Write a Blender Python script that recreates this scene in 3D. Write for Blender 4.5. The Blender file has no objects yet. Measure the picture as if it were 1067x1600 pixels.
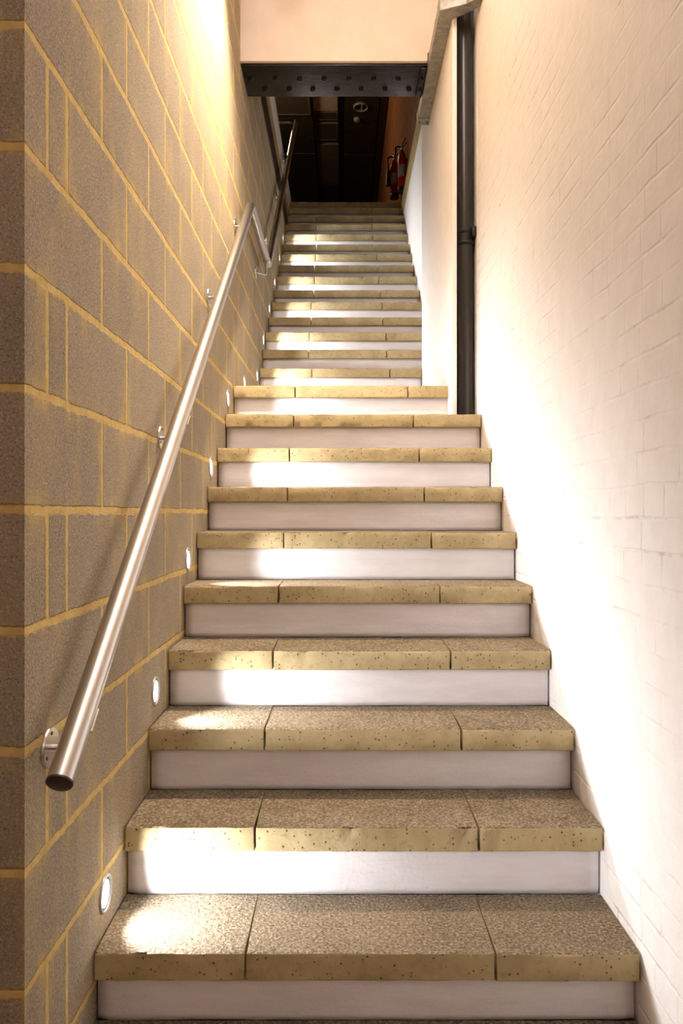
import bpy, bmesh, math, random
from mathutils import Vector, noise

random.seed(7)
scn = bpy.context.scene
COL = scn.collection
F = 1180.0          # focal length in pixels of the 1067 x 1600 frame
H = 1.44            # eye height above the lower floor; h values below are relative to the eye


def P(x, d, h):
    return Vector((x, d, h + H))


# ------------------------------------------------------------------ helpers
def link(name, bm, mats, parent=None, smooth=False):
    me = bpy.data.meshes.new(name)
    bmesh.ops.recalc_face_normals(bm, faces=bm.faces[:])
    bm.to_mesh(me)
    bm.free()
    if not isinstance(mats, (list, tuple)):
        mats = [mats]
    for m in mats:
        me.materials.append(m)
    if smooth:
        for p in me.polygons:
            p.use_smooth = True
        if smooth != 'all':
            try:
                me.set_sharp_from_angle(angle=math.radians(38))
            except Exception:
                pass
    o = bpy.data.objects.new(name, me)
    COL.objects.link(o)
    if parent is not None:
        o.parent = parent
        o.matrix_parent_inverse = parent_matrix(parent).inverted()
    return o


def parent_matrix(o):
    m = o.matrix_basis.copy()
    while o.parent is not None:
        m = parent_matrix(o.parent) @ o.matrix_parent_inverse @ o.matrix_basis
        break
    return m


def thing(name, label, cat, loc, group=None):
    o = bpy.data.objects.new(name, None)
    COL.objects.link(o)
    o.location = loc
    o.empty_display_size = 0.05
    tag(o, label, cat, group)
    return o


def node_empty(name, loc, parent):
    o = bpy.data.objects.new(name, None)
    COL.objects.link(o)
    o.location = loc
    o.parent = parent
    o.matrix_parent_inverse = parent_matrix(parent).inverted()
    o.empty_display_size = 0.05
    return o


def tag(o, label, cat, group=None):
    o['label'] = label
    o['category'] = cat
    if group:
        o['group'] = group


def struct(o):
    o['kind'] = 'structure'
    return o


def box(bm, x0, x1, d0, d1, h0, h1, bev=0.0, seg=2):
    vs = [bm.verts.new(P(x, d, h)) for x in (x0, x1) for d in (d0, d1) for h in (h0, h1)]
    fs = [(0, 1, 3, 2), (4, 6, 7, 5), (0, 4, 5, 1), (2, 3, 7, 6), (0, 2, 6, 4), (1, 5, 7, 3)]
    faces = [bm.faces.new([vs[i] for i in f]) for f in fs]
    bmesh.ops.recalc_face_normals(bm, faces=faces)
    if bev > 0:
        es = list({e for f in faces for e in f.edges})
        bmesh.ops.bevel(bm, geom=es, offset=bev, segments=seg, profile=0.5, affect='EDGES')
    return faces


def boxes(name, mat, parent, *bl, bev=0.0, smooth=False):
    bm = bmesh.new()
    for b in bl:
        box(bm, *b, bev=bev)
    return link(name, bm, mat, parent, smooth)


def lathe(bm, base, axis, prof, n=32, cap0=True, cap1=True):
    """prof: list of (radius, distance along axis)."""
    a = Vector(axis).normalized()
    t = Vector((0, 0, 1)) if abs(a.z) < 0.9 else Vector((1, 0, 0))
    u = a.cross(t).normalized()
    v = a.cross(u).normalized()
    rings = []
    for r, s in prof:
        rings.append([bm.verts.new(base + a * s + (u * math.cos(2 * math.pi * i / n) + v * math.sin(2 * math.pi * i / n)) * r) for i in range(n)])
    for A, B in zip(rings[:-1], rings[1:]):
        for i in range(n):
            j = (i + 1) % n
            bm.faces.new((A[i], A[j], B[j], B[i]))
    if cap0:
        bm.faces.new(rings[0])
    if cap1:
        bm.faces.new(rings[-1])


def fillet(pts, r, seg=10):
    out = [pts[0]]
    for i in range(1, len(pts) - 1):
        p, a, b = pts[i], pts[i - 1], pts[i + 1]
        da = (a - p).normalized()
        db = (b - p).normalized()
        ang = da.angle(db)
        t = r / math.tan(ang / 2)
        t = min(t, (a - p).length * 0.49, (b - p).length * 0.49)
        rr = t * math.tan(ang / 2)
        bis = (da + db).normalized()
        c = p + bis * (rr / math.sin(ang / 2))
        s0 = p + da * t - c
        s1 = p + db * t - c
        om = s0.angle(s1)
        for k in range(seg + 1):
            f = k / seg
            out.append(c + (s0 * math.sin((1 - f) * om) + s1 * math.sin(f * om)) / math.sin(om))
    out.append(pts[-1])
    return out


def sweep(bm, pts, r, n=24, caps=True):
    tang = []
    for i in range(len(pts)):
        a = pts[max(0, i - 1)]
        b = pts[min(len(pts) - 1, i + 1)]
        tang.append((b - a).normalized())
    t0 = tang[0]
    ref = Vector((0, 0, 1)) if abs(t0.z) < 0.9 else Vector((1, 0, 0))
    u = t0.cross(ref).normalized()
    rings = []
    for p, t in zip(pts, tang):
        u = (u - t * u.dot(t)).normalized()
        v = t.cross(u)
        rings.append([bm.verts.new(p + (u * math.cos(2 * math.pi * i / n) + v * math.sin(2 * math.pi * i / n)) * r) for i in range(n)])
    for A, B in zip(rings[:-1], rings[1:]):
        for i in range(n):
            j = (i + 1) % n
            bm.faces.new((A[i], A[j], B[j], B[i]))
    if caps:
        bm.faces.new(rings[0])
        bm.faces.new(rings[-1])


# ------------------------------------------------------------------ materials
class NT:
    def __init__(self, name):
        self.m = bpy.data.materials.new(name)
        self.m.use_nodes = True
        self.t = self.m.node_tree
        self.b = next(n for n in self.t.nodes if n.type == 'BSDF_PRINCIPLED')
        self.tc = self.t.nodes.new('ShaderNodeTexCoord')

    def inp(self, sock, v):
        if hasattr(v, 'is_output'):
            self.t.links.new(v, sock)
        else:
            sock.default_value = v

    def math(self, op, a, b=0.0, c=None, clamp=False):
        n = self.t.nodes.new('ShaderNodeMath')
        n.operation = op
        n.use_clamp = clamp
        self.inp(n.inputs[0], a)
        self.inp(n.inputs[1], b)
        if c is not None:
            self.inp(n.inputs[2], c)
        return n.outputs[0]

    def sep(self):
        n = self.t.nodes.new('ShaderNodeSeparateXYZ')
        self.t.links.new(self.tc.outputs['Object'], n.inputs[0])
        return n.outputs

    def comb(self, x, y, z):
        n = self.t.nodes.new('ShaderNodeCombineXYZ')
        self.inp(n.inputs[0], x)
        self.inp(n.inputs[1], y)
        self.inp(n.inputs[2], z)
        return n.outputs[0]

    def mapped(self, scale):
        n = self.t.nodes.new('ShaderNodeMapping')
        n.inputs['Scale'].default_value = scale
        self.t.links.new(self.tc.outputs['Object'], n.inputs[0])
        return n.outputs[0]

    def noise(self, scale, detail=3.0, rough=0.55, vec=None, out='Fac'):
        n = self.t.nodes.new('ShaderNodeTexNoise')
        n.inputs['Scale'].default_value = scale
        n.inputs['Detail'].default_value = detail
        n.inputs['Roughness'].default_value = rough
        self.t.links.new(vec if vec is not None else self.tc.outputs['Object'], n.inputs['Vector'])
        return n.outputs[out]

    def voronoi(self, scale, vec=None, feature='F1', out='Distance'):
        n = self.t.nodes.new('ShaderNodeTexVoronoi')
        n.feature = feature
        n.inputs['Scale'].default_value = scale
        self.t.links.new(vec if vec is not None else self.tc.outputs['Object'], n.inputs['Vector'])
        return n.outputs[out]

    def white(self, vec):
        n = self.t.nodes.new('ShaderNodeTexWhiteNoise')
        n.noise_dimensions = '3D'
        self.t.links.new(vec, n.inputs['Vector'])
        return n.outputs['Value']

    def rng(self, v, a, b, c=0.0, d=1.0, smooth=True):
        n = self.t.nodes.new('ShaderNodeMapRange')
        n.interpolation_type = 'SMOOTHSTEP' if smooth else 'LINEAR'
        n.clamp = True
        self.inp(n.inputs[0], v)
        for i, x in enumerate((a, b, c, d)):
            self.inp(n.inputs[i + 1], x)
        return n.outputs[0]

    def mix(self, fac, a, b, mode='MIX'):
        n = self.t.nodes.new('ShaderNodeMix')
        n.data_type = 'RGBA'
        n.blend_type = mode
        self.inp(n.inputs[0], fac)
        for s, v in ((n.inputs[6], a), (n.inputs[7], b)):
            if hasattr(v, 'is_output'):
                self.t.links.new(v, s)
            else:
                s.default_value = (*v, 1.0) if len(v) == 3 else v
        return n.outputs[2]

    def bump(self, height, dist, strength=1.0, prev=None):
        n = self.t.nodes.new('ShaderNodeBump')
        n.inputs['Distance'].default_value = dist
        n.inputs['Strength'].default_value = strength
        self.t.links.new(height, n.inputs['Height'])
        if prev is not None:
            self.t.links.new(prev, n.inputs['Normal'])
        return n.outputs[0]

    def done(self, color=None, rough=0.8, metal=0.0, normal=None, spec=0.3):
        if color is not None:
            if hasattr(color, 'is_output'):
                self.t.links.new(color, self.b.inputs['Base Color'])
            else:
                self.b.inputs['Base Color'].default_value = (*color, 1.0)
        self.inp(self.b.inputs['Roughness'], rough)
        self.b.inputs['Metallic'].default_value = metal
        self.b.inputs['Specular IOR Level'].default_value = spec
        if normal is not None:
            self.t.links.new(normal, self.b.inputs['Normal'])
        return self.m


def mat_blocks():
    n = NT('concrete_block_masonry')
    X, Y, Z = n.sep()
    wob = n.noise(9.0, 3.0)
    wob2 = n.noise(70.0, 2.0)
    zz = n.math('ADD', n.math('SUBTRACT', Z, H + 0.004), n.math('MULTIPLY', n.math('SUBTRACT', wob, 0.5), 0.010))
    v = n.math('DIVIDE', zz, 0.2275)
    row = n.math('FLOOR', v)
    fv = n.math('FRACT', v)
    dv = n.math('MULTIPLY', n.math('MINIMUM', fv, n.math('SUBTRACT', 1.0, fv)), 0.2275)
    par = n.math('FLOORED_MODULO', row, 2.0)
    u = n.math('DIVIDE', n.math('SUBTRACT', Y, n.math('SUBTRACT', 1.877, n.math('MULTIPLY', par, 0.239))), 0.4565)
    ub = n.math('FLOOR', u)
    fu = n.math('FRACT', u)
    du = n.math('MULTIPLY', n.math('MINIMUM', fu, n.math('SUBTRACT', 1.0, fu)), 0.4565)
    du = n.math('ADD', du, n.math('LESS_THAN', Y, 1.46))
    ex = n.math('ADD', n.math('ABSOLUTE', n.math('SUBTRACT', Y, 1.528)), n.math('MULTIPLY', n.math('SUBTRACT', 1.0, par), 5.0))
    ed = n.math('SUBTRACT', n.math('MINIMUM', du, ex), 0.0)
    jit = n.math('MULTIPLY', n.math('SUBTRACT', wob2, 0.5), 0.010)
    mh = n.rng(n.math('ADD', dv, jit), 0.0080, 0.0112, 1.0, 0.0)
    mv = n.rng(n.math('ADD', ed, jit), 0.0070, 0.0100, 1.0, 0.0)
    mort = n.math('MAXIMUM', mh, mv)
    # blocks
    blockid = n.white(n.comb(row, ub, 0.0))
    base = n.mix(n.rng(blockid, 0, 1, 0, 1, False), (0.265, 0.220, 0.163), (0.325, 0.275, 0.205))
    patch = n.noise(3.5, 4.0, 0.6)
    base = n.mix(n.rng(patch, 0.35, 0.7, 0, 0.6), base, (0.36, 0.29, 0.205))
    grain = n.math('ADD', n.math('MULTIPLY', n.noise(170.0, 2.0, 0.7), 0.65), n.math('MULTIPLY', n.noise(380.0, 1.0, 0.6), 0.35))
    base = n.mix(n.rng(grain, 0.53, 0.66, 0, 0.65), base, (0.60, 0.53, 0.43))
    base = n.mix(n.rng(grain, 0.47, 0.34, 0, 0.85), base, (0.10, 0.078, 0.058))
    smear = n.noise(6.0, 5.0, 0.7, n.mapped((1.0, 1.6, 0.55)))
    near = n.rng(n.math('MINIMUM', dv, ed), 0.05, 0.0, 0.0, 1.0)
    sm = n.math('MULTIPLY', n.rng(smear, 0.45, 0.70, 0, 0.95), n.math('ADD', n.math('MULTIPLY', near, 0.7), 0.3))
    base = n.mix(sm, base, (0.52, 0.385, 0.15))
    mcol = n.mix(n.rng(n.noise(40.0, 3.0), 0.3, 0.7), (0.52, 0.365, 0.135), (0.62, 0.46, 0.19))
    lip = n.math('MULTIPLY', n.rng(n.math('ABSOLUTE', n.math('SUBTRACT', n.math('MINIMUM', dv, ed), 0.0088)), 0.0, 0.0028, 0.55, 0.0), n.rng(n.noise(16.0, 3.0), 0.42, 0.6))
    col = n.mix(lip, n.mix(mort, base, mcol), (0.23, 0.13, 0.035))
    # shallow recess line at the mortar's edge and coarse block face
    hgt = n.math('ADD', n.math('MULTIPLY', n.math('SUBTRACT', 1.0, mort), 0.9), n.math('MULTIPLY', grain, 0.8))
    nb = n.bump(hgt, 0.0032, 0.9)
    return n.done(col, 0.92, 0, nb, 0.15)


def mat_white_brick():
    n = NT('painted_white_brick')
    X, Y, Z = n.sep()
    wob = n.noise(5.0, 4.0, 0.6)
    zz = n.math('ADD', n.math('SUBTRACT', Z, 0.02), n.math('MULTIPLY', n.math('SUBTRACT', wob, 0.5), 0.022))
    v = n.math('DIVIDE', zz, 0.078)
    row = n.math('FLOOR', v)
    fv = n.math('FRACT', v)
    dv = n.math('MULTIPLY', n.math('MINIMUM', fv, n.math('SUBTRACT', 1.0, fv)), 0.078)
    par = n.math('FLOORED_MODULO', row, 2.0)
    per = n.math('ADD', 0.115, n.math('MULTIPLY', par, 0.115))
    yy = n.math('ADD', Y, n.math('MULTIPLY', n.white(n.comb(row, 3.0, 1.0)), 0.06))
    fu = n.math('FRACT', n.math('DIVIDE', yy, per))
    du = n.math('MULTIPLY', n.math('MINIMUM', fu, n.math('SUBTRACT', 1.0, fu)), per)
    show = n.rng(n.noise(3.2, 4.0, 0.65), 0.40, 0.68, 0.10, 1.0)
    j = n.math('MAXIMUM', n.rng(dv, 0.0015, 0.006, 1, 0), n.rng(du, 0.0012, 0.0045, 1, 0))
    j = n.math('MULTIPLY', j, show)
    fine = n.noise(60.0, 4.0, 0.6)
    broad = n.noise(14.0, 3.0)
    crack = n.math('MULTIPLY', j, n.rng(n.noise(11.0, 4.0, 0.7), 0.50, 0.68, 0.0, 0.6))
    col = n.mix(n.rng(broad, 0.3, 0.7), (0.84, 0.81, 0.79), (0.80, 0.77, 0.75))
    col = n.mix(crack, col, (0.40, 0.29, 0.23))
    hgt = n.math('ADD', n.math('MULTIPLY', n.math('SUBTRACT', 1.0, j), 0.9), n.math('ADD', n.math('MULTIPLY', fine, 0.35), n.math('MULTIPLY', broad, 0.9)))
    return n.done(col, 0.6, 0, n.bump(hgt, 0.0035, 0.75), 0.25)


def mat_plaster(name, a, b, scale=18.0, rough=0.6, dist=0.002):
    n = NT(name)
    br = n.noise(scale, 4.0, 0.6)
    fn = n.noise(scale * 9, 3.0, 0.6)
    col = n.mix(n.rng(br, 0.3, 0.7), a, b)
    return n.done(col, rough, 0, n.bump(n.math('ADD', br, n.math('MULTIPLY', fn, 0.25)), dist, 0.7), 0.25)


def mat_riser():
    n = NT('white_painted_riser')
    streak = n.noise(7.0, 5.0, 0.6, n.mapped((0.6, 1.0, 3.0)))
    fn = n.noise(85.0, 4.0, 0.65)
    spot = n.noise(28.0, 4.0, 0.75)
    col = n.mix(n.rng(streak, 0.3, 0.72), (0.87, 0.85, 0.88), (0.77, 0.75, 0.78))
    col = n.mix(n.rng(spot, 0.67, 0.78, 0, 0.5), col, (0.45, 0.40, 0.36))
    hgt = n.math('ADD', n.math('MULTIPLY', streak, 1.2), n.math('MULTIPLY', fn, 0.35))
    return n.done(col, 0.5, 0, n.bump(hgt, 0.004, 0.6), 0.35)


def mat_stone_front():
    n = NT('cast_stone_edge')
    big = n.noise(6.0, 5.0, 0.6)
    mid = n.noise(45.0, 4.0, 0.6)
    fine = n.noise(420.0, 2.0, 0.6)
    col = n.mix(n.rng(big, 0.3, 0.7), (0.38, 0.295, 0.15), (0.51, 0.415, 0.235))
    col = n.mix(n.rng(mid, 0.52, 0.75, 0, 0.5), col, (0.27, 0.20, 0.09))
    col = n.mix(n.rng(fine, 0.55, 0.75, 0, 0.35), col, (0.66, 0.58, 0.41))
    # small air holes: only some cells carry one
    d = n.voronoi(95.0)
    cell = n.voronoi(95.0, out='Color')
    sp = n.t.nodes.new('ShaderNodeSeparateColor')
    n.t.links.new(cell, sp.inputs[0])
    rad = n.rng(sp.outputs[0], 0.5, 1.0, 0.02, 0.30, False)
    pit = n.rng(n.math('SUBTRACT', d, rad), -0.05, 0.05, 1.0, 0.0)
    pit = n.math('MULTIPLY', pit, n.math('GREATER_THAN', sp.outputs[0], 0.56))
    col = n.mix(n.math('MULTIPLY', pit, 0.85), col, (0.09, 0.06, 0.03))
    hgt = n.math('SUBTRACT', n.math('ADD', n.math('MULTIPLY', mid, 0.6), n.math('MULTIPLY', fine, 0.15)), n.math('MULTIPLY', pit, 0.9))
    return n.done(col, 0.85, 0, n.bump(hgt, 0.0028, 0.8), 0.2)


def mat_stone_top():
    n = NT('worn_hammered_stone')
    big = n.noise(5.0, 5.0, 0.6)
    dim = n.noise(85.0, 4.0, 0.7)
    mid = n.noise(140.0, 3.0, 0.6)
    fine = n.noise(480.0, 2.0, 0.6)
    col = n.mix(n.rng(big, 0.3, 0.7), (0.165, 0.130, 0.086), (0.235, 0.190, 0.130))
    col = n.mix(n.rng(mid, 0.52, 0.64, 0, 0.75), col, (0.40, 0.335, 0.24))
    col = n.mix(n.rng(mid, 0.48, 0.36, 0, 0.8), col, (0.085, 0.062, 0.038))
    hgt = n.math('ADD', n.math('MULTIPLY', dim, 1.5), n.math('ADD', n.math('MULTIPLY', mid, 0.5), n.math('MULTIPLY', fine, 0.2)))
    return n.done(col, 0.88, 0, n.bump(hgt, 0.0055, 1.0), 0.2)


def mat_simple(name, col, rough=0.5, metal=0.0, spec=0.5, bump=0.0, scale=60.0, var=0.0):
    n = NT(name)
    k = n.noise(scale, 3.0)
    c = n.mix(n.rng(k, 0.3, 0.7), tuple(max(0, x * (1 - var)) for x in col), tuple(min(1, x * (1 + var)) for x in col))
    nb = n.bump(k, bump, 0.8) if bump > 0 else None
    return n.done(c, rough, metal, nb, spec)


def mat_brushed():
    n = NT('brushed_stainless_steel')
    return n.done((0.56, 0.525, 0.49), 0.31, 1.0, None, 0.5)


def mat_galv():
    n = NT('galvanised_steel')
    v = n.voronoi(42.0, out='Color')
    sp = n.t.nodes.new('ShaderNodeSeparateColor')
    n.t.links.new(v, sp.inputs[0])
    b = n.noise(12.0, 4.0, 0.65)
    c = n.mix(sp.outputs[0], (0.30, 0.29, 0.25), (0.42, 0.41, 0.37))
    c = n.mix(n.rng(b, 0.45, 0.75, 0, 0.5), c, (0.50, 0.47, 0.40))
    return n.done(c, n.rng(b, 0.3, 0.7, 0.42, 0.62), 0.75, n.bump(b, 0.001, 0.5), 0.5)


def mat_black_paint(name='black_gloss_paint', rough=0.27):
    n = NT(name)
    b = n.noise(26.0, 4.0, 0.6, n.mapped((0.5, 1.0, 1.0)))
    f = n.noise(110.0, 3.0)
    c = n.mix(n.rng(b, 0.3, 0.7), (0.010, 0.009, 0.009), (0.020, 0.018, 0.017))
    return n.done(c, rough, 0, n.bump(n.math('ADD', b, n.math('MULTIPLY', f, 0.3)), 0.004, 0.7), 0.28)


def mat_red_brick():
    n = NT('orange_brick')
    b = n.t.nodes.new('ShaderNodeTexBrick')
    X, Y, Z = n.sep()
    n.t.links.new(n.comb(Y, Z, 0.0), b.inputs['Vector'])
    b.inputs['Color1'].default_value = (0.30, 0.105, 0.030, 1)
    b.inputs['Color2'].default_value = (0.22, 0.072, 0.024, 1)
    b.inputs['Mortar'].default_value = (0.30, 0.17, 0.08, 1)
    b.inputs['Scale'].default_value = 1.0
    b.inputs['Mortar Size'].default_value = 0.006
    b.inputs['Brick Width'].default_value = 0.225
    b.inputs['Row Height'].default_value = 0.075
    return n.done(b.outputs['Color'], 0.85, 0, n.bump(b.outputs['Fac'], 0.003, -0.6), 0.2)


def mat_emit(name, col, strength):
    n = NT(name)
    n.b.inputs['Emission Color'].default_value = (*col, 1)
    n.b.inputs['Emission Strength'].default_value = strength
    return n.done(col, 0.4)


M = dict(
    block=mat_blocks(), wbrick=mat_white_brick(),
    cream=mat_plaster('cream_painted_plaster', (0.74, 0.64, 0.56), (0.70, 0.60, 0.52), 7.0, 0.6, 0.003),
    white=mat_plaster('white_painted_plaster', (0.83, 0.79, 0.76), (0.78, 0.74, 0.71), 14.0, 0.6, 0.003),
    riser=mat_riser(), sfront=mat_stone_front(), stop=mat_stone_top(),
    steel=mat_brushed(), galv=mat_galv(), black=mat_black_paint(),
    cap=mat_simple('dark_bronze_cap', (0.035, 0.022, 0.016), 0.45, 0.0, 0.4),
    bezel=mat_simple('satin_bezel_steel', (0.36, 0.355, 0.345), 0.4, 0.3, 0.5),
    chrome=mat_simple('polished_steel_flange', (0.66, 0.64, 0.62), 0.22, 1.0, 0.5),
    lens=mat_emit('lit_frosted_lens', (1.0, 0.98, 0.95), 6.0),
    brick=mat_red_brick(), rivet=mat_simple('black_rivet_paint', (0.005, 0.005, 0.005), 0.28, 0.0, 0.2), pipe=mat_simple('black_pipe_gloss', (0.020, 0.016, 0.013), 0.30, 0.0, 0.55),
    red=mat_simple('red_enamel', (0.36, 0.014, 0.008), 0.3, 0.0, 0.5),
    rubber=mat_simple('black_rubber', (0.012, 0.012, 0.013), 0.5, 0.0, 0.4),
    paper=mat_simple('pale_paper_label', (0.34, 0.28, 0.23), 0.6, 0.0, 0.2, 0, 90, 0.25),
    dark=mat_simple('dark_ceiling_paint', (0.035, 0.028, 0.02), 0.55, 0.0, 0.3, 0.002, 9.0, 0.25),
    duct=mat_simple('dark_duct_sheet', (0.045, 0.036, 0.026), 0.4, 0.0, 0.4, 0.001, 6.0, 0.2),
    panelA=mat_simple('grey_brown_panel', (0.15, 0.12, 0.09), 0.6, 0, 0.3, 0, 4.0, 0.1),
    panelB=mat_simple('dark_blue_grey_panel', (0.05, 0.053, 0.058), 0.6, 0, 0.3, 0, 4.0, 0.1),
    pink=mat_simple('pale_pink_board', (0.48, 0.37, 0.30), 0.6, 0, 0.3, 0, 8.0, 0.08),
    grille=mat_simple('bronze_grille_slat', (0.17, 0.13, 0.09), 0.5, 0.2, 0.4),
    pale=mat_simple('off_white_plastic', (0.30, 0.27, 0.22), 0.5, 0, 0.4),
    ochre=mat_simple('ochre_stone_edge', (0.40, 0.29, 0.13), 0.8, 0, 0.2, 0.002, 30.0, 0.22),
    floor=mat_simple('dark_floor_stone', (0.20, 0.16, 0.11), 0.7, 0, 0.3, 0.002, 20.0, 0.2),
    strip=mat_simple('brown_grey_beam_paint', (0.13, 0.10, 0.075), 0.6, 0, 0.3, 0, 12.0, 0.15),
)

XL, XR = -0.595, 0.715       # faces of the block wall and of the white brick wall

# ------------------------------------------------------------------ stair data: depth, height, left, right, the two joints (pixels at the nosing)
steps = []
jpx = [(370, 805), (383, 775), (398, 748), (413, 721), (426, 704), (435, 687.5), (443, 674), (449, 663), (452, 655), (458.5, 646), (461, 637)]
for i in range(11):
    d = 1.8 + 0.256 * (i - 1)
    h = -1.053 + 0.194 * (i - 1)
    if i == 0:
        h = -1.228
    if i == 10:
        d, h = 4.13, 0.692
    xr = 0.607 if i == 10 else XR
    steps.append([d, h, XL + (0.004 if i else 0), xr - 0.002, tuple((p - 533.5) / F * d for p in jpx[i])])
up = [(5.235, 0.867, (485, 612)), (5.47, 1.041, (487, 609)), (5.66, 1.218, (482, 604)), (5.88, 1.400, (483, 603)), (6.13, 1.582, (486, 598)), (6.40, 1.782, (486, 597)),
      (6.63, 1.950, (490, 594)), (6.88, 2.146, (491, 591.5)), (7.15, 2.339, (491, 590)), (7.37, 2.517, (492.6, 588.7)),
      (7.59, 2.691, (494, 586)), (7.81, 2.874, (494, 582)), (8.04, 3.065, (493.4, 581)), (8.26, 3.240, (494.6, 581)), (8.48, 3.416, (496.7, 580)), (8.70, 3.573, (498, 579))]
for d, h, j in up:
    steps.append([d, h, XL + 0.002, 0.583 if d < 5.5 else 0.688, tuple((p - 533.5) / F * d for p in j)])
TH, OV = 0.066, 0.026

stair = thing('staircase', 'long straight staircase of buff stone treads and white painted risers between two walls', 'staircase', P(0.06, 1.544, -1.44))


def stone(x0, x1, d0, d1, h, parent, seed):
    """Extruded slab with a worn, slightly chipped nosing; top faces use the hammered finish."""
    n = max(6, int((x1 - x0) / 0.018))
    b = 0.005
    prof = [(d0 + 0.004, -TH), (d0, -TH + 0.004), (d0, -TH * 0.5), (d0, -b * 1.4), (d0 + b * 0.35, -b * 0.35), (d0 + b * 1.4, 0.0),
            (d0 + (d1 - d0) * 0.3, 0.0), (d0 + (d1 - d0) * 0.65, 0.0), (d1, 0.0), (d1, -TH)]
    bm = bmesh.new()
    rings = []
    for i in range(n + 1):
        x = x0 + (x1 - x0) * i / n
        e = min(i, n - i) / n
        ring = []
        for k, (d, hh) in enumerate(prof):
            q = Vector((x * 16, seed * 3.1, k * 0.6))
            dd = dh = 0.0
            if k <= 5:
                w = 0.0018 if k in (1, 2) else 0.0026
                dd = (noise.noise(q) * w) + (max(0.0, noise.noise(Vector((x * 55, seed * 7.7, 2.0))) - 0.28) * 0.016 if k in (3, 4) else 0)
                dh = noise.noise(q + Vector((0, 50, 0))) * 0.0016
                if k in (3, 4, 5):
                    dh -= max(0.0, noise.noise(Vector((x * 55, seed * 7.7, 2.0))) - 0.28) * (0.012 if k < 5 else 0.0)
            elif k < 9:
                dh = noise.noise(Vector((x * 8, d * 8, seed))) * 0.0015
            xx = x
            if i in (0, n) and 1 <= k <= 7:
                ins = (0.0034 if k <= 5 else 0.0016) * (0.9 + 0.6 * noise.noise(q * 2.3))
                xx += ins if i == 0 else -ins
                if k <= 5:
                    dd += 0.0015
            ring.append(bm.verts.new(P(xx, d + dd, h + hh + dh)))
        rings.append(ring)
    m = len(prof)
    for A, B in zip(rings[:-1], rings[1:]):
        for k in range(m):
            k2 = (k + 1) % m
            f = bm.faces.new((A[k], A[k2], B[k2], B[k]))
            f.material_index = 1 if k in (4, 5, 6, 7) else 0
    bm.faces.new(rings[0])
    bm.faces.new(rings[-1])
    return link('tread_stone', bm, [M['sfront'], M['stop']], parent, smooth=True)


def riser_panel(x0, x1, d, h0, h1, parent, seed):
    nx, nz = 40, 8
    bm = bmesh.new()
    grid = []
    for k in range(nz + 1):
        row = []
        for i in range(nx + 1):
            x = x0 + (x1 - x0) * i / nx
            z = h0 + (h1 - h0) * k / nz
            off = noise.noise(Vector((x * 5, z * 14, seed * 2.3))) * 0.0025 + noise.noise(Vector((x * 22, z * 30, seed))) * 0.001
            e = min(i, nx - i)
            if e == 0:
                off += 0.006
            row.append(bm.verts.new(P(x, d + off, z)))
        grid.append(row)
    for k in range(nz):
        for i in range(nx):
            bm.faces.new((grid[k][i], grid[k][i + 1], grid[k + 1][i + 1], grid[k + 1][i]))
    back = [bm.verts.new(P(x, d + 0.05, z)) for x, z in ((x0, h0), (x1, h0), (x1, h1), (x0, h1))]
    bm.faces.new(back)
    bm.faces.new(grid[0] + [back[1], back[0]])
    bm.faces.new(grid[-1] + [back[2], back[3]])
    bm.faces.new([r[0] for r in grid] + [back[3], back[0]])
    bm.faces.new([r[-1] for r in grid] + [back[2], back[1]])
    return link('riser', bm, M['riser'], parent, smooth='all')


for i, (d, h, x0, x1, (ja, jb)) in enumerate(steps):
    st = node_empty('step', P((x0 + x1) / 2, d, h - TH), stair)
    hp = steps[i - 1][1] if i else -1.44
    riser_panel(x0 + 0.001, x1 - 0.003, d + OV, hp + 0.0005, h - TH - 0.0005, st, i * 1.7 + 0.3)
    dn = steps[i + 1][0] + OV - 0.0015 if i + 1 < len(steps) else d + 0.30
    if i == 9:
        dn = 4.13 + OV - 0.0015
    g = 0.0004
    stone(x0, ja - g, d, dn, h, st, i * 5.0 + 1)
    stone(ja + g, jb - g, d + random.uniform(-0.002, 0.003), dn, h - random.uniform(0, 0.0015), st, i * 5.0 + 2)
    stone(jb + g, x1, d + random.uniform(-0.002, 0.003), dn, h - random.uniform(0, 0.0015), st, i * 5.0 + 3)
    if i == 9:   # the tread runs on into the pipe recess
        pass

# ------------------------------------------------------------------ setting
CEIL = 3.5
struct(boxes('wall_left', M['block'], None, (XL - 0.2, XL, 1.418, 4.44, -1.44, CEIL)))
struct(boxes('wall_left_end', M['block'], None, (-1.7, XL - 0.2, 1.418, 1.62, -1.44, CEIL)))
struct(boxes('wall_left_upper', M['block'], None, (XL - 0.2, XL, 4.44, 9.1, -1.44, 3.05)))


def subdivided_wall(name, mat, x, d0, d1, h0, h1, thick, amp=0.003):
    nx, nz = int((d1 - d0) / 0.05), int((h1 - h0) / 0.05)
    bm = bmesh.new()
    g = []
    for k in range(nz + 1):
        r = []
        for i in range(nx + 1):
            d = d0 + (d1 - d0) * i / nx
            z = h0 + (h1 - h0) * k / nz
            o = noise.noise(Vector((d * 2.2, z * 2.2, 4.0))) * amp
            r.append(bm.verts.new(P(x + max(0.0, o + amp * 0.5), d, z)))
        g.append(r)
    for k in range(nz):
        for i in range(nx):
            bm.faces.new((g[k][i], g[k][i + 1], g[k + 1][i + 1], g[k + 1][i]))
    b = [bm.verts.new(P(x + thick, d, z)) for d, z in ((d0, h0), (d1, h0), (d1, h1), (d0, h1))]
    bm.faces.new(b)
    bm.faces.new(g[0] + [b[1], b[0]])
    bm.faces.new(g[-1] + [b[2], b[3]])
    bm.faces.new([r[0] for r in g] + [b[3], b[0]])
    bm.faces.new([r[-1] for r in g] + [b[2], b[1]])
    return struct(link(name, bm, mat, None, smooth=True))


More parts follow.
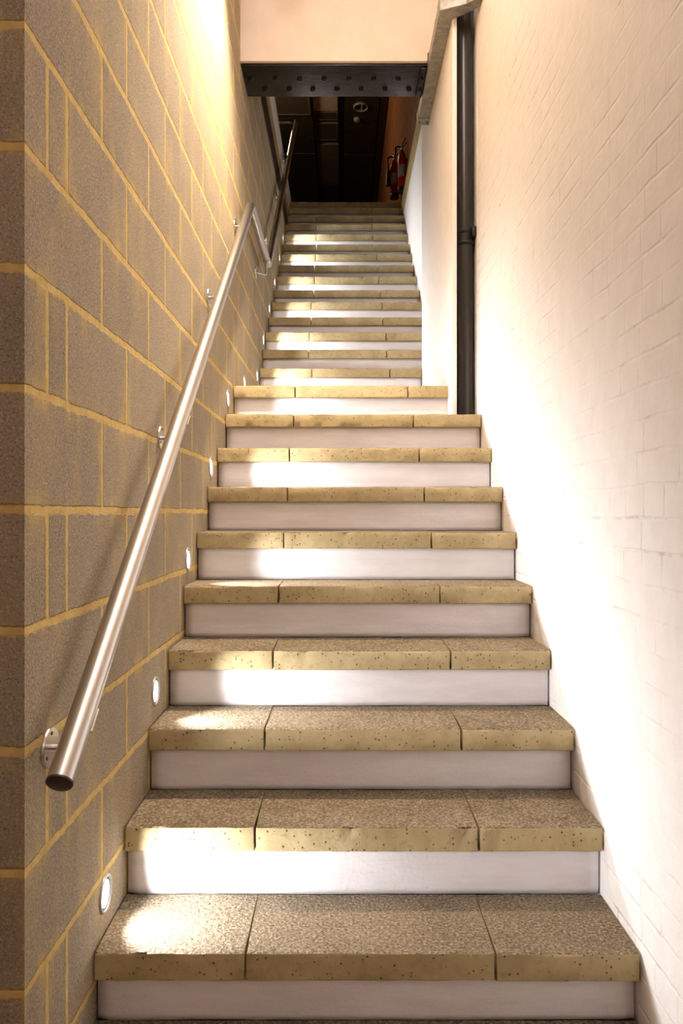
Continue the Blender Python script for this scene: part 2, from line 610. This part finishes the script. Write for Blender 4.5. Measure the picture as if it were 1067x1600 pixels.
subdivided_wall('wall_right', M['wbrick'], XR, -1.5, 3.985, -1.44, CEIL, 0.25)
# pier with the recess for the pipe, then the white wall beside the upper flight
struct(boxes('wall_pier', M['white'], None, (0.585, 0.609, 3.985, 5.5, -1.44, 2.95), bev=0.004, smooth=True))
struct(boxes('wall_pier_core', M['white'], None, (0.609, 0.965, 4.125, 5.5, -1.44, CEIL)))
struct(boxes('wall_pier_edge', M['white'], None, (0.715, 0.965, 3.985, 4.125, -1.44, CEIL)))
bm = bmesh.new()
box(bm, 0.69, 0.965, 5.5, 9.0, -1.44, 3.335)
struct(link('wall_right_upper', bm, M['white']))
struct(boxes('trim_1', M['ochre'], None, (0.684, 0.76, 5.5, 9.0, 3.335, 3.56), bev=0.004))
# floor edges on the left, above the block wall
struct(boxes('trim_2', M['rubber'], None, (XL - 0.15, XL, 4.82, 9.1, 3.05, 3.275)))
struct(boxes('trim_3', M['ochre'], None, (XL - 0.15, XL, 4.82, 9.1, 3.275, 3.42)))
struct(boxes('trim_4', M['white'], None, (XL - 0.15, XL, 4.82, 9.1, 3.42, 3.70), bev=0.004))
# wall above the girder and its bottom plaster edge
struct(boxes('wall_back', M['cream'], None, (XL, 0.505, 4.44, 4.80, 2.655, 2.70), (XL, 0.609, 4.44, 4.80, 2.70, 6.6), (0.609, 0.715, 4.44, 4.8, CEIL, 6.6)))
struct(boxes('trim_5', M['cream'], None, (XL, 0.505, 4.434, 4.80, 2.648, 2.655), bev=0.0))
# lobby
struct(boxes('floor', M['floor'], None, (-1.7, 0.965, -1.5, 1.6, -1.5, -1.44)))
struct(boxes('ceiling', M['white'], None, (-1.7, 0.965, -1.5, 4.44, CEIL, CEIL + 0.1)))
struct(boxes('wall_front', M['cream'], None, (-1.7, 0.965, -1.6, -1.5, -1.44, CEIL)))
struct(boxes('wall_lobby', M['cream'], None, (-1.8, -1.7, -1.5, 1.6, -1.44, CEIL)))
# upper room shell
UC = 6.6
struct(boxes('ceiling_upper', M['dark'], None, (-3.2, 0.75, 4.8, 16.2, UC, UC + 0.1)))
struct(boxes('wall_upper_right', M['brick'], None, (0.75, 0.95, 4.8, 16.2, 3.56, UC)))
struct(boxes('wall_upper_end', M['dark'], None, (-3.2, 0.75, 16.2, 16.3, 3.5, UC)))
struct(boxes('wall_upper_left', M['dark'], None, (-3.3, -3.2, 4.8, 16.2, 3.5, UC)))
struct(boxes('floor_upper', M['floor'], None, (-3.2, 0.75, 9.1, 16.2, 3.45, 3.565), (-3.2, XL - 0.15, 4.8, 9.1, 3.3, 3.42)))

# ------------------------------------------------------------------ handrail
RX, RR = -0.527, 0.0255
b1, b2, top = (4.38, 1.775), (5.42, 1.775), (8.76, 4.53)
e0 = (1.413, -0.505)
rail = thing('handrail', 'brushed stainless steel tube handrail on brackets along the block wall', 'handrail', P(RX, 1.413, -0.505))
pts = fillet([P(RX, *e0), P(RX, *b1), P(RX, *b2), P(RX, *top), P(-0.74, top[0] + 0.0, top[1])], 0.06)
bm = bmesh.new()
sweep(bm, pts, RR, 40, caps=False)
link('rail_tube', bm, M['steel'], rail, smooth='all')
ax = (P(RX, *e0) - P(RX, *b1)).normalized()
bm = bmesh.new()
lathe(bm, P(RX, *e0), ax, [(RR * 0.9, -0.03), (RR * 0.98, 0.0), (RR * 1.0, 0.001), (RR * 0.985, 0.004), (RR * 0.9, 0.0055)], 40)
o = link('end_cap', bm, M['cap'], rail, smooth=True)
o['label'] = 'dark end cap of the handrail tube'


def rail_h(d):
    for (d0, h0), (d1, h1) in ((e0, b1), (b1, b2), (b2, top)):
        if d <= d1:
            return h0 + (h1 - h0) * (d - d0) / (d1 - d0)
    return top[1]


for d, hf, dr in ((1.533, -0.478, 0), (2.48, 0.242, 0), (3.375, 0.958, 0), (4.205, 1.59, 0), (5.216, 1.655, 0.09), (5.90, 2.11, 0), (6.88, 2.87, 0), (7.72, 3.60, 0)):
    br = node_empty('bracket', P(XL, d, hf), rail)
    bm = bmesh.new()
    lathe(bm, P(XL + 0.0005, d, hf), (1, 0, 0), [(0.041, 0.0), (0.041, 0.004), (0.0395, 0.0065), (0.012, 0.0075)], 40)
    link('flange', bm, M['chrome'], br, smooth=True)
    for a in ((90, 210, 330) if d < 4 else ()):
        bm = bmesh.new()
        c = P(XL + 0.007, d + 0.029 * math.cos(math.radians(a)), hf + 0.029 * math.sin(math.radians(a)))
        lathe(bm, c, (1, 0, 0), [(0.0038, 0.0), (0.0038, 0.0012), (0.002, 0.0018)], 12)
        link('screw', bm, M['cap'], br)
    dt = d + dr
    hr = rail_h(dt) - RR * 1.15
    arm = fillet([P(XL + 0.006, d, hf), P(RX, d + dr * 0.8, hf), P(RX, dt, max(hr, hf + 0.03))], 0.03, 8)
    bm = bmesh.new()
    sweep(bm, arm, 0.0065, 16)
    link('arm', bm, M['chrome'], br, smooth=True)
    sl = Vector((0, 1, (rail_h(dt + 0.01) - rail_h(dt - 0.01)) / 0.02)).normalized()
    bm = bmesh.new()
    c = P(RX, dt, rail_h(dt)) - Vector((0, 0, 0))
    up_ = Vector((0, -sl.z, sl.y))
    ring0, ring1 = [], []
    rows = []
    for s in (-0.028, 0.028):
        for rr in (RR + 0.0005, RR + 0.004):
            rows.append([bm.verts.new(c + sl * s + (Vector((1, 0, 0)) * math.sin(t) - up_ * math.cos(t)) * rr) for t in [math.radians(a) for a in range(-60, 61, 10)]])
    q = len(rows[0])
    for A, B in ((rows[1], rows[3]), (rows[0], rows[2]), (rows[0], rows[1]), (rows[2], rows[3])):
        for i in range(q - 1):
            bm.faces.new((A[i], A[i + 1], B[i + 1], B[i]))
    bm.faces.new((rows[0][0], rows[1][0], rows[3][0], rows[2][0]))
    bm.faces.new((rows[0][-1], rows[1][-1], rows[3][-1], rows[2][-1]))
    link('saddle', bm, M['chrome'], br, smooth=True)

# ------------------------------------------------------------------ recessed step lights
lamps = []
idx = [(1, 'the lowest full tread, brightest of the row'), (3, 'the third full tread from the bottom'), (5, 'the fifth full tread from the bottom'),
       (7, 'the seventh full tread from the bottom'), (9, 'the last tread below the landing')]
for i, where in idx:
    lamps.append((steps[i][0] + 0.100, steps[i][1] + 0.093, 'lit step light in the block wall above ' + where, {1: 1.6, 3: 1.0, 5: 0.75, 7: 1.0, 9: 0.9}[i]))
lamps.append((4.62, 0.787, 'round lit step light low on the block wall beside the landing', 0.9))
nm = {11: 'at the foot of the upper flight', 13: 'by the third step of the upper flight', 15: 'by the fifth step of the upper flight', 17: 'by the seventh step of the upper flight',
      19: 'by the ninth step of the upper flight', 21: 'highest up the stairs'}
for i, where in nm.items():
    lamps.append((steps[i][0] + 0.07, steps[i][1] + 0.088, 'round lit step light in the block wall ' + where, 1.0))


def make_lamp():
    t = thing('step_light', '', 'step light', (0, 0, 0), 'recessed step lights along the block wall')
    bm = bmesh.new()
    o = Vector((0, 0, 0))
    lathe(bm, o, (1, 0, 0), [(0.0375, 0.0004), (0.047, 0.0004), (0.047, 0.002), (0.0455, 0.0045), (0.041, 0.0052), (0.0375, 0.003), (0.0375, 0.0004)], 48, False, False)
    link('bezel', bm, M['bezel'], t, smooth=True)
    bm = bmesh.new()
    lathe(bm, o, (1, 0, 0), [(0.0332, 0.0004), (0.0332, 0.0010), (0.028, 0.0014), (0.012, 0.0018)], 40)
    link('lens', bm, M['lens'], t, smooth=True)
    bm = bmesh.new()
    lathe(bm, o, (1, 0, 0), [(0.0333, 0.0004), (0.0374, 0.0004), (0.0374, 0.0009), (0.0333, 0.0009), (0.0333, 0.0004)], 40, False, False)
    link('gap_shade', bm, M['rubber'], t)  # black ring stands in for the shade in the gap around the lens
    return t


proto = make_lamp()
LAMP_W = 3.7
for k, (d, h, lab, w) in enumerate(lamps):
    if k == 0:
        r = proto
    else:
        r = proto.copy()
        COL.objects.link(r)
        for ch in proto.children[:]:
            c = ch.copy()
            COL.objects.link(c)
            c.parent = r
    r.location = P(XL, d, h)
    r['label'] = lab
    ld = bpy.data.lights.new('step_lamp', 'AREA')
    ld.shape = 'DISK'
    ld.size = 0.062
    ld.energy = LAMP_W * w
    ld.color = (0.985, 0.985, 1.0)
    ld.spread = math.radians({0: 136, 1: 100, 2: 84, 3: 106, 4: 96}.get(k, 118))
    lo = bpy.data.objects.new('step_lamp', ld)
    COL.objects.link(lo)
    lo.location = P(XL + 0.008, d, h)
    lo.rotation_euler = Vector((1, 0.14 if k == 0 else (-0.06 if k < 5 else 0.06), 0.04 if k == 0 else -0.03)).to_track_quat('-Z', 'Y').to_euler()

# ------------------------------------------------------------------ drain pipe
pipe = thing('drain_pipe', 'black painted cast iron pipe standing in the recess beside the white brick wall', 'pipe', P(0.668, 4.055, 0.5))
pb, pm, pt = P(0.6675, 4.060, 0.5), P(0.6635, 4.060, 1.47), P(0.658, 4.060, 2.98)
bm = bmesh.new()
axp = (pm - pb).normalized()
lathe(bm, pb + Vector((0, 0, 0.001)), axp, [(0.041, 0), (0.041, 0.985)], 48)
link('pipe_section', bm, M['pipe'], pipe, smooth=True)
bm = bmesh.new()
lathe(bm, pm + Vector((0, 0, 0.02)), (pt - pm).normalized(), [(0.0405, 0), (0.0405, 1.48)], 48)
link('pipe_section', bm, M['pipe'], pipe, smooth=True)
bm = bmesh.new()
lathe(bm, pm + Vector((0, 0, -0.038)), axp, [(0.0415, -0.004), (0.050, 0.0), (0.0525, 0.006), (0.050, 0.015), (0.0445, 0.019), (0.0445, 0.056), (0.050, 0.060), (0.0525, 0.069), (0.050, 0.080), (0.0412, 0.084)], 48)
col_ = link('collar', bm, M['rubber'], pipe, smooth=True)
bm = bmesh.new()
box(bm, 0.692, 0.7140, 3.995, 4.05, 1.462, 1.514, bev=0.003)
link('lug', bm, M['rubber'], col_, smooth=True)
# thin flat backing strip of the recess
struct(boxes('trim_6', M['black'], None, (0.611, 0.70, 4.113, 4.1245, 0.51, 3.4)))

# ------------------------------------------------------------------ galvanised cable trunking
tr = thing('cable_trunking', 'square galvanised steel trunking high on the pier turning above the black pipe', 'trunking', P(0.547, 5.0, 2.6))
T0, T1 = 2.60, 2.675
boxes('duct', M['galv'], tr, (0.509, 0.584, 4.02, 4.80, T0 + 0.002, T1 - 0.002), (0.509, 0.584, 4.8, 4.985, T0 + 0.002, T1 - 0.002), bev=0.002)
boxes('coupling', M['galv'], tr, (0.506, 0.5845, 4.992, 5.075, T0 - 0.001, T1 - 0.001), bev=0.002)
boxes('duct_joint', M['galv'], tr, (0.5075, 0.5845, 4.10, 4.14, T0, T1), bev=0.0015)
for x in (0.522, 0.571):
    bm = bmesh.new()
    lathe(bm, P(x, 5.035, T0 - 0.001), (0, 0, -1), [(0.006, 0.0), (0.006, 0.003), (0.003, 0.005)], 12)
    link('screw', bm, M['cap'], tr, smooth=True)
# elbow: mitred leg swinging towards the camera and into the right wall
bm = bmesh.new()
foot = [(0.509, 4.02), (0.509, 3.915), (0.640, 3.865), (0.7135, 3.80), (0.7135, 3.885), (0.640, 3.950), (0.584, 3.982), (0.584, 4.02)]
lo_ = [bm.verts.new(P(x, d, T0)) for x, d in foot]
hi_ = [bm.verts.new(P(x, d, T1 + 0.01)) for x, d in foot]
bm.faces.new(lo_)
bm.faces.new(hi_)
for i in range(len(foot)):
    j = (i + 1) % len(foot)
    bm.faces.new((lo_[i], lo_[j], hi_[j], hi_[i]))
bmesh.ops.bevel(bm, geom=bm.edges[:], offset=0.0015, segments=1, affect='EDGES')
elb = link('elbow', bm, M['galv'], tr)
for x, d, h in ((0.589, 3.884, 2.655), (0.665, 3.841, 2.640)):
    bm = bmesh.new()
    lathe(bm, P(x, d, h), (-0.36, -0.93, 0), [(0.007, 0.0), (0.007, 0.004), (0.004, 0.006)], 16)
    link('bolt', bm, M['cap'], elb, smooth=True)

# ------------------------------------------------------------------ riveted girder
gd = thing('steel_girder', 'black riveted steel girder carrying the cream wall across the stairs', 'girder', P(0, 4.62, 2.64))
G0 = 2.634
bm = bmesh.new()
box(bm, XL + 0.001, 0.505, 4.455, 4.79, G0, G0 + 0.013, bev=0.002)
link('flange_plate', bm, M['black'], gd, smooth=True)
rx = [(392, 4.59), (430, 4.59), (468, 4.59), (506.6, 4.59), (545, 4.59), (584, 4.59), (622, 4.59)]
rx += [(414, 4.705), (452, 4.705), (488.7, 4.705), (526.7, 4.705), (564, 4.705), (601.5, 4.705), (639, 4.705)]
riv = None
for px, d in rx:
    c = P((px - 533.5) / F * d, d, G0)
    if riv is None:
        bm = bmesh.new()
        lathe(bm, Vector((0, 0, 0)), (0, 0, -1), [(0.017, 0.0), (0.0168, 0.004), (0.0145, 0.009), (0.0095, 0.0125), (0.003, 0.014)], 24)
        me_o = link('rivet', bm, M['rivet'], gd, smooth='all')
        riv = me_o
        o = me_o
    else:
        o = riv.copy()
        COL.objects.link(o)
    o.parent = gd
    o.matrix_parent_inverse.identity()
    o.location = c - gd.location
bm = bmesh.new()
box(bm, 0.470, 0.504, 4.47, 4.785, G0 - 0.012, G0, bev=0.002)
ag = link('end_plate', bm, M['black'], gd, smooth=True)
for d in (4.57, 4.69):
    bm = bmesh.new()
    lathe(bm, P(0.487, d, G0 - 0.012), (0, 0, -1), [(0.011, 0.0), (0.011, 0.007), (0.006, 0.012)], 6)
    link('bolt', bm, M['black'], ag)

# ------------------------------------------------------------------ upper room: extinguishers on the brick wall
def extinguisher(label, x, d, h0, hh, r, horn):
    t = thing('fire_extinguisher', label, 'fire extinguisher', P(x, d, h0), 'fire extinguishers on the brick wall')
    bm = bmesh.new()
    lathe(bm, P(x, d, h0 + 0.02), (0, 0, 1), [(r * 0.9, 0), (r, 0.02), (r, hh - 0.15), (r * 0.85, hh - 0.09), (r * 0.5, hh - 0.045), (r * 0.28, hh - 0.03)], 32)
    link('cylinder', bm, M['red'], t, smooth=True)
    bm = bmesh.new()
    lathe(bm, P(x, d, h0), (0, 0, 1), [(r * 0.96, 0), (r * 1.02, 0.006), (r * 1.02, 0.055), (r * 0.99, 0.06)], 32, True, True)
    link('foot_ring', bm, M['rubber'], t, smooth=True)
    bm = bmesh.new()
    n = 14
    lo, hi = [], []
    for i in range(n + 1):
        a = math.radians(-170 + 110 * i / n)
        for lst, z in ((lo, hh * 0.34), (hi, hh * 0.62)):
            lst.append(bm.verts.new(P(x + math.cos(a) * (r + 0.0008), d + math.sin(a) * (r + 0.0008), h0 + z)))
    for i in range(n):
        bm.faces.new((lo[i], lo[i + 1], hi[i + 1], hi[i]))
    link('instruction_label', bm, M['paper'] if not horn else M['pink'], t, smooth='all')
    bm = bmesh.new()
    lathe(bm, P(x, d, h0 + hh - 0.03), (0, 0, 1), [(r * 0.26, 0), (r * 0.26, 0.05), (r * 0.34, 0.052), (r * 0.34, 0.075), (r * 0.1, 0.08)], 20)
    v = link('valve', bm, M['chrome'], t, smooth=True)
    bm = bmesh.new()
    sweep(bm, [P(x, d, h0 + hh + 0.045), P(x + 0.02, d - 0.06, h0 + hh + 0.075), P(x + 0.03, d - 0.11, h0 + hh + 0.07)], 0.008, 10)
    sweep(bm, [P(x, d, h0 + hh + 0.03), P(x + 0.03, d - 0.07, h0 + hh + 0.028), P(x + 0.035, d - 0.11, h0 + hh + 0.02)], 0.008, 10)
    link('lever', bm, M['rubber'], v, smooth=True)
    hs = fillet([P(x - 0.01, d, h0 + hh + 0.03), P(x - r - 0.03, d - 0.02, h0 + hh + 0.02), P(x - r - 0.022, d - 0.02, h0 + hh * 0.72)], 0.04, 8)
    bm = bmesh.new()
    sweep(bm, hs, 0.010, 12)
    hz = link('hose', bm, M['rubber'], t, smooth=True)
    if horn:
        bm = bmesh.new()
        lathe(bm, P(x - r - 0.022, d - 0.02, h0 + hh * 0.74), (0, 0, -1), [(0.012, 0), (0.022, 0.03), (0.034, hh * 0.42), (0.030, hh * 0.42 + 0.003)], 24)
        o = link('discharge_horn', bm, M['rubber'], hz, smooth=True)
    bm = bmesh.new()
    box(bm, x + r * 0.7, 0.7495, d - 0.02, d + 0.02, h0 + hh * 0.72, h0 + hh * 0.77)
    link('wall_bracket', bm, M['rubber'], t)
    return t


extinguisher('taller red fire extinguisher nearer the stairs with black base', 0.694, 8.66, 3.66, 0.50, 0.050, False)
extinguisher('red fire extinguisher with black discharge horn beyond the taller one', 0.668, 9.55, 3.96, 0.50, 0.056, True)

# ceiling fittings of the upper room
boxes_tag = []


def ceil_box(name, label, cat, mat, x0, x1, d0, d1, drop, group=None):
    o = boxes(name, mat, None, (x0, x1, d0, d1, UC - drop, UC - 0.0005), bev=0.006)
    tag(o, label, cat, group)
    return o


ceil_box('air_duct', 'wide dark sheet metal duct under the upper ceiling above the handrail', 'duct', M['duct'], -1.25, -0.475, 11.0, 13.62, 0.12, 'dark ducts under the upper ceiling')
ceil_box('air_duct', 'dark sheet metal duct under the upper ceiling beyond the wide duct', 'duct', M['duct'], -1.25, -0.475, 13.66, 16.1, 0.12, 'dark ducts under the upper ceiling')
ceil_box('air_duct', 'dark flat duct carrying the ring light under the upper ceiling', 'duct', M['duct'], 0.05, 0.60, 11.0, 13.70, 0.10, 'dark ducts under the upper ceiling')
ceil_box('air_duct', 'dark flat duct beyond the ring light near the brick wall', 'duct', M['duct'], 0.05, 0.60, 13.74, 16.1, 0.10, 'dark ducts under the upper ceiling')
ceil_box('ceiling_batten', 'brown grey strip along the upper ceiling beside the brick wall', 'batten', M['strip'], 0.62, 0.735, 11.0, 16.1, 0.06)
ceil_box('ceiling_panel', 'grey brown panel in the middle of the dark upper ceiling', 'panel', M['panelA'], -0.45, -0.05, 13.45, 15.0, 0.06, 'panels in the upper ceiling')
ceil_box('ceiling_panel', 'dark blue grey panel just above the top step', 'panel', M['panelB'], -0.45, -0.05, 15.06, 16.1, 0.06, 'panels in the upper ceiling')
ceil_box('ceiling_panel', 'pale pinkish panel showing just under the black girder', 'panel', M['pink'], -0.46, -0.06, 11.4, 12.32, 0.06, 'panels in the upper ceiling')


def grille(label, x0, x1, d0, d1, n, drop, along):
    t = thing('ventilation_grille', label, 'grille', P((x0 + x1) / 2, (d0 + d1) / 2, UC - drop), 'ventilation grilles on the upper ceiling')
    w = 0.02
    boxes('frame', M['grille'], t, (x0, x1, d0, d0 + w, UC - drop, UC - drop + 0.03), (x0, x1, d1 - w, d1, UC - drop, UC - drop + 0.03),
          (x0, x0 + w, d0 + w, d1 - w, UC - drop, UC - drop + 0.03), (x1 - w, x1, d0 + w, d1 - w, UC - drop, UC - drop + 0.03))
    bl = []
    for i in range(n):
        x = x0 + w + (x1 - x0 - 2 * w) * (i + 0.5) / n
        bl.append((x - 0.006, x + 0.006, d0 + w, d1 - w, UC - drop + 0.005, UC - drop + 0.025))
    boxes('slats', M['grille'], t, *bl)


grille('small slatted grille beside the pale pink panel', -0.46, -0.06, 12.36, 12.62, 16, 0.06, 'x')
grille('dim slatted grille between the pink and grey brown panels', -0.46, -0.06, 12.72, 13.30, 16, 0.06, 'x')
grille('mesh grille on the wide duct above the handrail top', -1.05, -0.50, 11.7, 12.28, 22, 0.15, 'x')

t = thing('ceiling_light', 'oval looking ring light fitting under the dark upper ceiling', 'ceiling light', P(0.312, 12.30, UC - 0.10))
bm = bmesh.new()
lathe(bm, P(0.308, 12.10, UC - 0.1005), (0, 0, -1), [(0.098, 0), (0.122, 0), (0.122, 0.02), (0.112, 0.03), (0.098, 0.02), (0.098, 0)], 48, False, False)
link('ring', bm, M['pale'], t, smooth=True)
bm = bmesh.new()
lathe(bm, P(0.308, 12.10, UC - 0.1005), (0, 0, -1), [(0.097, 0.0), (0.097, 0.006)], 40)
link('recess', bm, M['rubber'], t)
boxes('lamp_bar', M['pale'], t, (0.312, 0.338, 12.03, 12.17, UC - 0.125, UC - 0.107), bev=0.003)
t = thing('smoke_detector', 'small pale smoke detector below the ring light', 'smoke detector', P(0.258, 12.5, UC - 0.10))
bm = bmesh.new()
lathe(bm, P(0.256, 12.48, UC - 0.1005), (0, 0, -1), [(0.056, 0), (0.056, 0.02), (0.046, 0.035), (0.044, 0.05), (0.02, 0.055)], 32)
link('housing', bm, M['pale'], t, smooth=True)

# ------------------------------------------------------------------ lights
def point(name, loc, e, col, r):
    ld = bpy.data.lights.new(name, 'POINT')
    ld.energy = e
    ld.color = col
    ld.shadow_soft_size = r
    o = bpy.data.objects.new(name, ld)
    COL.objects.link(o)
    o.location = loc
    return o


WARM = (1.0, 0.79, 0.57)
ld = bpy.data.lights.new('warm_downlight', 'SPOT')
ld.energy = 680
ld.color = WARM
ld.spot_size = math.radians(100)
ld.spot_blend = 0.9
ld.shadow_soft_size = 0.05
lo = bpy.data.objects.new('warm_downlight', ld)
COL.objects.link(lo)
lo.location = P(-0.22, 3.35, 3.05)
lo.rotation_euler = Vector((-0.34, 0.06, -1)).to_track_quat('-Z', 'Y').to_euler()
# the downlight's fitting
t = thing('ceiling_spotlight', 'warm spotlight under the ceiling close to the block wall', 'spotlight', P(-0.22, 3.35, CEIL))
bm = bmesh.new()
lathe(bm, P(-0.22, 3.35, CEIL - 0.0005), (0, 0, -1), [(0.05, 0), (0.05, 0.02), (0.012, 0.022), (0.012, 0.33), (0.05, 0.335), (0.055, 0.44), (0.05, 0.44), (0.045, 0.345), (0.01, 0.343)], 32)
link('housing', bm, M['bezel'], t, smooth=True)

point('stairwell_fill', P(-0.10, 1.65, 3.25), 46.0, (1.0, 0.89, 0.835), 0.08)  # unseen fill added overhead to brighten the right wall and stairs
point('upper_room_fill', P(-1.6, 10.6, 5.9), 75, (1.0, 0.72, 0.45), 0.15)  # unseen warm fill added to lift the dim upper room
point('lobby_fill', P(0.35, -1.0, 1.2), 8.0, (0.97, 0.95, 1.0), 0.15)  # unseen fill added at eye height for the risers and nosings
point('warm_overhead_fill', P(0.1, 2.6, 3.2), 22.0, (1.0, 0.86, 0.765), 0.06)  # unseen warm fill added for the cream wall and upper right wall

w = bpy.data.worlds.new('World')
scn.world = w
w.use_nodes = True
w.node_tree.nodes['Background'].inputs[0].default_value = (0.9, 0.85, 0.8, 1)
w.node_tree.nodes['Background'].inputs[1].default_value = 0.0

# ------------------------------------------------------------------ camera and colour
cd = bpy.data.cameras.new('camera')
cam = bpy.data.objects.new('camera', cd)
COL.objects.link(cam)
cam.location = (0, 0, H)
cam.rotation_euler = (math.radians(90), 0, 0)
cd.sensor_fit = 'VERTICAL'
cd.sensor_height = 36
cd.lens = F / 1600 * 36
cd.clip_start = 0.02
scn.camera = cam
scn.view_settings.view_transform = 'Standard'
scn.view_settings.look = 'None'
scn.view_settings.exposure = 0.12
scn.view_settings.gamma = 1.0
scn.cycles.max_bounces = 12
scn.cycles.diffuse_bounces = 8
